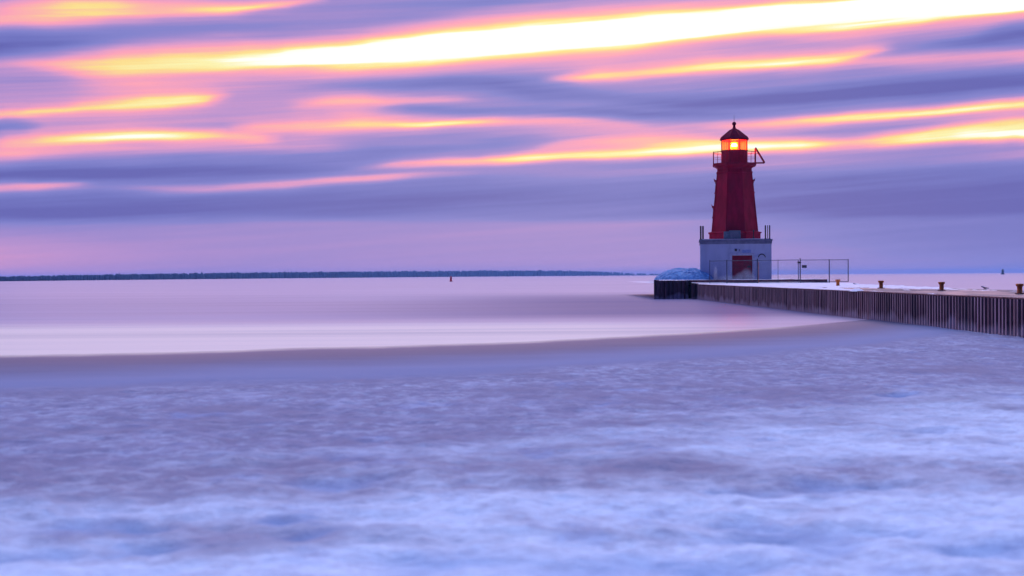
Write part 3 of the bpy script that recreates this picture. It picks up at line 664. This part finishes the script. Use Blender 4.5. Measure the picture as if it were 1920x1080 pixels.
# ------------------------------------------------------------------ mound of ice-glazed rubble left of the lighthouse
gx = np.linspace(-3.1, 3.1, 110); gy = np.linspace(-4.2, 4.2, 110); GX, GY = np.meshgrid(gx, gy)
rr = np.sqrt((GX/2.75)**2 + (GY/3.9)**2)
GZ = 1.0 * np.clip(1 - rr**1.9, -.2, 1)**.75 if False else 1.12 * np.maximum(1 - rr**2.3, 0)**.7
lump = fbm(GX*1.6+9, GY*1.6, 4, 61); lump2 = np.abs(fbm(GX*2.6, GY*2.6, 3, 66) - .5)
GZ = GZ * (.88 + .3*(lump-.5)) - np.clip(.09 - lump2, 0, 1) * 1.3 * (GZ > .1) ; GZ = np.where(rr > .985, -.05, GZ)
mo = grid_mesh('rubble_mound', GX, GY, GZ, ice_blue); mo.location = (15.55, 128.0, HEAD + .03)
tag(mo, 'rounded mound of rubble glazed with blue ice at the pier end, left of the lighthouse', 'ice mound')
# lump of snow on the near edge of the pier
a = grid_mesh('snow_lump', *(lambda u, v: (u, v, .11*np.maximum(1-(u/.3)**2-(v/.5)**2, -.1)*(.7+.6*fbm(u*9, v*9, 3, 8))))(*np.meshgrid(np.linspace(-.32, .32, 24), np.linspace(-.5, .5, 24))), snow_mat)
p = on_level(1571, 548, DECK); a.location = (14.98, p.y, DECK + .05); tag(a, 'small lump of snow on the near lip of the pier above the ribbed steel wall', 'snow lump')

# ------------------------------------------------------------------ spray thrown up before the door
m = Mat('spray'); m.t.nodes.remove(m.p)
vol = m.n('ShaderNodeVolumePrincipled'); vol.inputs['Color'].default_value = (.98, .94, .98, 1); vol.inputs['Anisotropy'].default_value = .2
pt = m.n('ShaderNodeTexCoord').outputs['Object']; q = m.n('ShaderNodeSeparateXYZ'); m.t.links.new(pt, q.inputs[0])
def blob(cx, cz, rx, rz, amp):
    a_ = m.math('DIVIDE', m.math('SUBTRACT', q.outputs[0], cx), rx); b_ = m.math('DIVIDE', m.math('SUBTRACT', q.outputs[2], cz), rz); c_ = m.math('DIVIDE', q.outputs[1], .9)
    r2 = m.math('ADD', m.math('ADD', m.math('MULTIPLY', a_, a_), m.math('MULTIPLY', b_, b_)), m.math('MULTIPLY', c_, c_))
    return m.math('MULTIPLY', m.mr(r2, 1, .1, 0, 1), amp)
den = m.math('ADD', m.math('ADD', blob(.75, 0, 1.15, .85, 3.2), blob(-.75, -.1, 1.3, .6, 2.6)), m.math('ADD', blob(-1.8, .4, .22, 1.0, 3.0), blob(.9, .2, .7, .95, 1.2)))
den = m.math('MULTIPLY', den, m.mr(m.noise(1.6, (1, 1, .6), 4, obj=True, off=(2, 2, 2)), .3, .62, .35, 1.2))
m.t.links.new(den, vol.inputs['Density']); m.t.links.new(vol.outputs[0], m.o.inputs['Volume'])
a = MB(); a.lathe([(2.3, .02), (2.3, 1.0), (1.9, 1.5), (1.0, 1.7)], 24); sp_ = a.build('spray', m.m); sp_.location = LW(.0, -4.4, HEAD); sp_.rotation_euler.z = TH; sp_.scale = (1, .45, 1)
tag(sp_, 'pale pink veil of wave spray hanging before the red door', 'spray', kind='stuff')

# ------------------------------------------------------------------ buoys
bq = on_level(845.5, 528); by = bq.y; sc_b = by / F; bw = 1.35
bu = empty('channel_buoy', (bq.x, by, 0), label='red conical channel buoy floating alone on the open water', cat='buoy')
a = MB(); a.lathe([(1.9*bw*sc_b, -.3), (2.0*bw*sc_b, .4*sc_b), (2.0*bw*sc_b, 1.6*sc_b), (1.5*bw*sc_b, 2.2*sc_b)], 16); a.build('float', buoy_red, bu, smooth=True)
a = MB(); a.lathe([(1.5*bw*sc_b, 2.2*sc_b), (1.5*bw*sc_b, 6*sc_b), (.9*bw*sc_b, 9.5*sc_b), (.3*sc_b, 10.6*sc_b)], 16); a.build('cone', buoy_red, bu, smooth=True)
by = 1500.0; sc_b = by / F
bg_ = empty('channel_beacon', ((1880.3-960)*sc_b, by, 0), label='dark green can-shaped beacon far out near the horizon on the right', cat='beacon')
z0 = H + (511.2 - 513.5)*sc_b
a = MB(); a.lathe([(3.2*sc_b, -.5), (3.2*sc_b, z0 + .6), (2.2*sc_b, z0 + .8)], 16); a.build('float', buoy_green, bg_)
a = MB(); a.lathe([(2.2*sc_b, z0 + .8), (2.2*sc_b, z0 + 7*sc_b), (1.6*sc_b, z0 + 7.4*sc_b), (1.5*sc_b, z0 + 8.6*sc_b), (.3*sc_b, z0 + 9*sc_b)], 16); a.build('can', buoy_green, bg_)

# ------------------------------------------------------------------ far wooded shore
lx = [-600, -200, 0, 230, 460, 640, 800, 950, 1050, 1130, 1190, 1250]
dist = [900, 950, 1030, 1350, 1800, 2300, 2900, 3400, 3800, 4000, 4200, 4300]
hpx = [10, 10, 10, 12, 12.5, 12.5, 12, 12, 11, 8.5, 5, 3]
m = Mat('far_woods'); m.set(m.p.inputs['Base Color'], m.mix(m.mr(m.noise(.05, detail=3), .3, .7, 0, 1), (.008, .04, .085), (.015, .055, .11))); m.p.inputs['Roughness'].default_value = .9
woods = m.m
a = MB(); land = MB(); rnd = random.Random(3)
x = -600.0; prev = None
while x < 1262:
    D = float(np.interp(x, lx, dist)); hp = float(np.interp(x, lx, hpx)); k = D / F
    for lay in range(3):
        h = hp * k * rnd.uniform(.82, 1.0) * (1.12 if rnd.random() < .05 else 1)
        if x > 1100 and rnd.random() < (x - 1090) / 190: h *= .35
        r = h * rnd.uniform(.22, .4); cx = (x + rnd.uniform(-3, 3) - 960) * k; cy = D + lay * 25 + rnd.uniform(-8, 8); r = max(r, 1.6 * k)
        n = 6; ph = rnd.random()
        kind_c = rnd.random() < .5
        prof = [(r*.8, 0), (r, h*.3), (r*.6, h*.62), (r*.12, h)] if kind_c else [(r*.7, 0), (r*1.1, h*.45), (r*.9, h*.75), (r*.3, h*.93)]
        a.lathe(prof, n, ph, c=(cx, cy))
    x += rnd.uniform(1.6, 3.0) * 1.0
for i in range(len(lx) - 1):
    pa = [((lx[j] - 960) * dist[j] / F, dist[j]) for j in (i, i+1)]
    land.add([(pa[0][0], pa[0][1] - 12, -.2), (pa[1][0], pa[1][1] - 12, -.2), (pa[1][0]*1.15, pa[1][1]*1.15, .9), (pa[0][0]*1.15, pa[0][1]*1.15, .9)], [(0, 1, 2, 3)])
tag(a.build('far_woods', woods), 'low dark blue line of woods along the far shore', 'woods', kind='stuff')
tag(land.build('far_shore', woods), kind='structure')

# ------------------------------------------------------------------ evening haze over the bay
m = Mat('haze_air'); m.t.nodes.remove(m.p)
vol = m.n('ShaderNodeVolumePrincipled'); vol.inputs['Color'].default_value = (.3, .56, .95, 1); vol.inputs['Density'].default_value = 1.4e-4; vol.inputs['Anisotropy'].default_value = 0.0
m.t.links.new(vol.outputs[0], m.o.inputs['Volume'])
a = MB(); a.box(-9200, 9200, -400, 9200, -2.3, 20); tag(a.build('haze', m.m), kind='stuff')
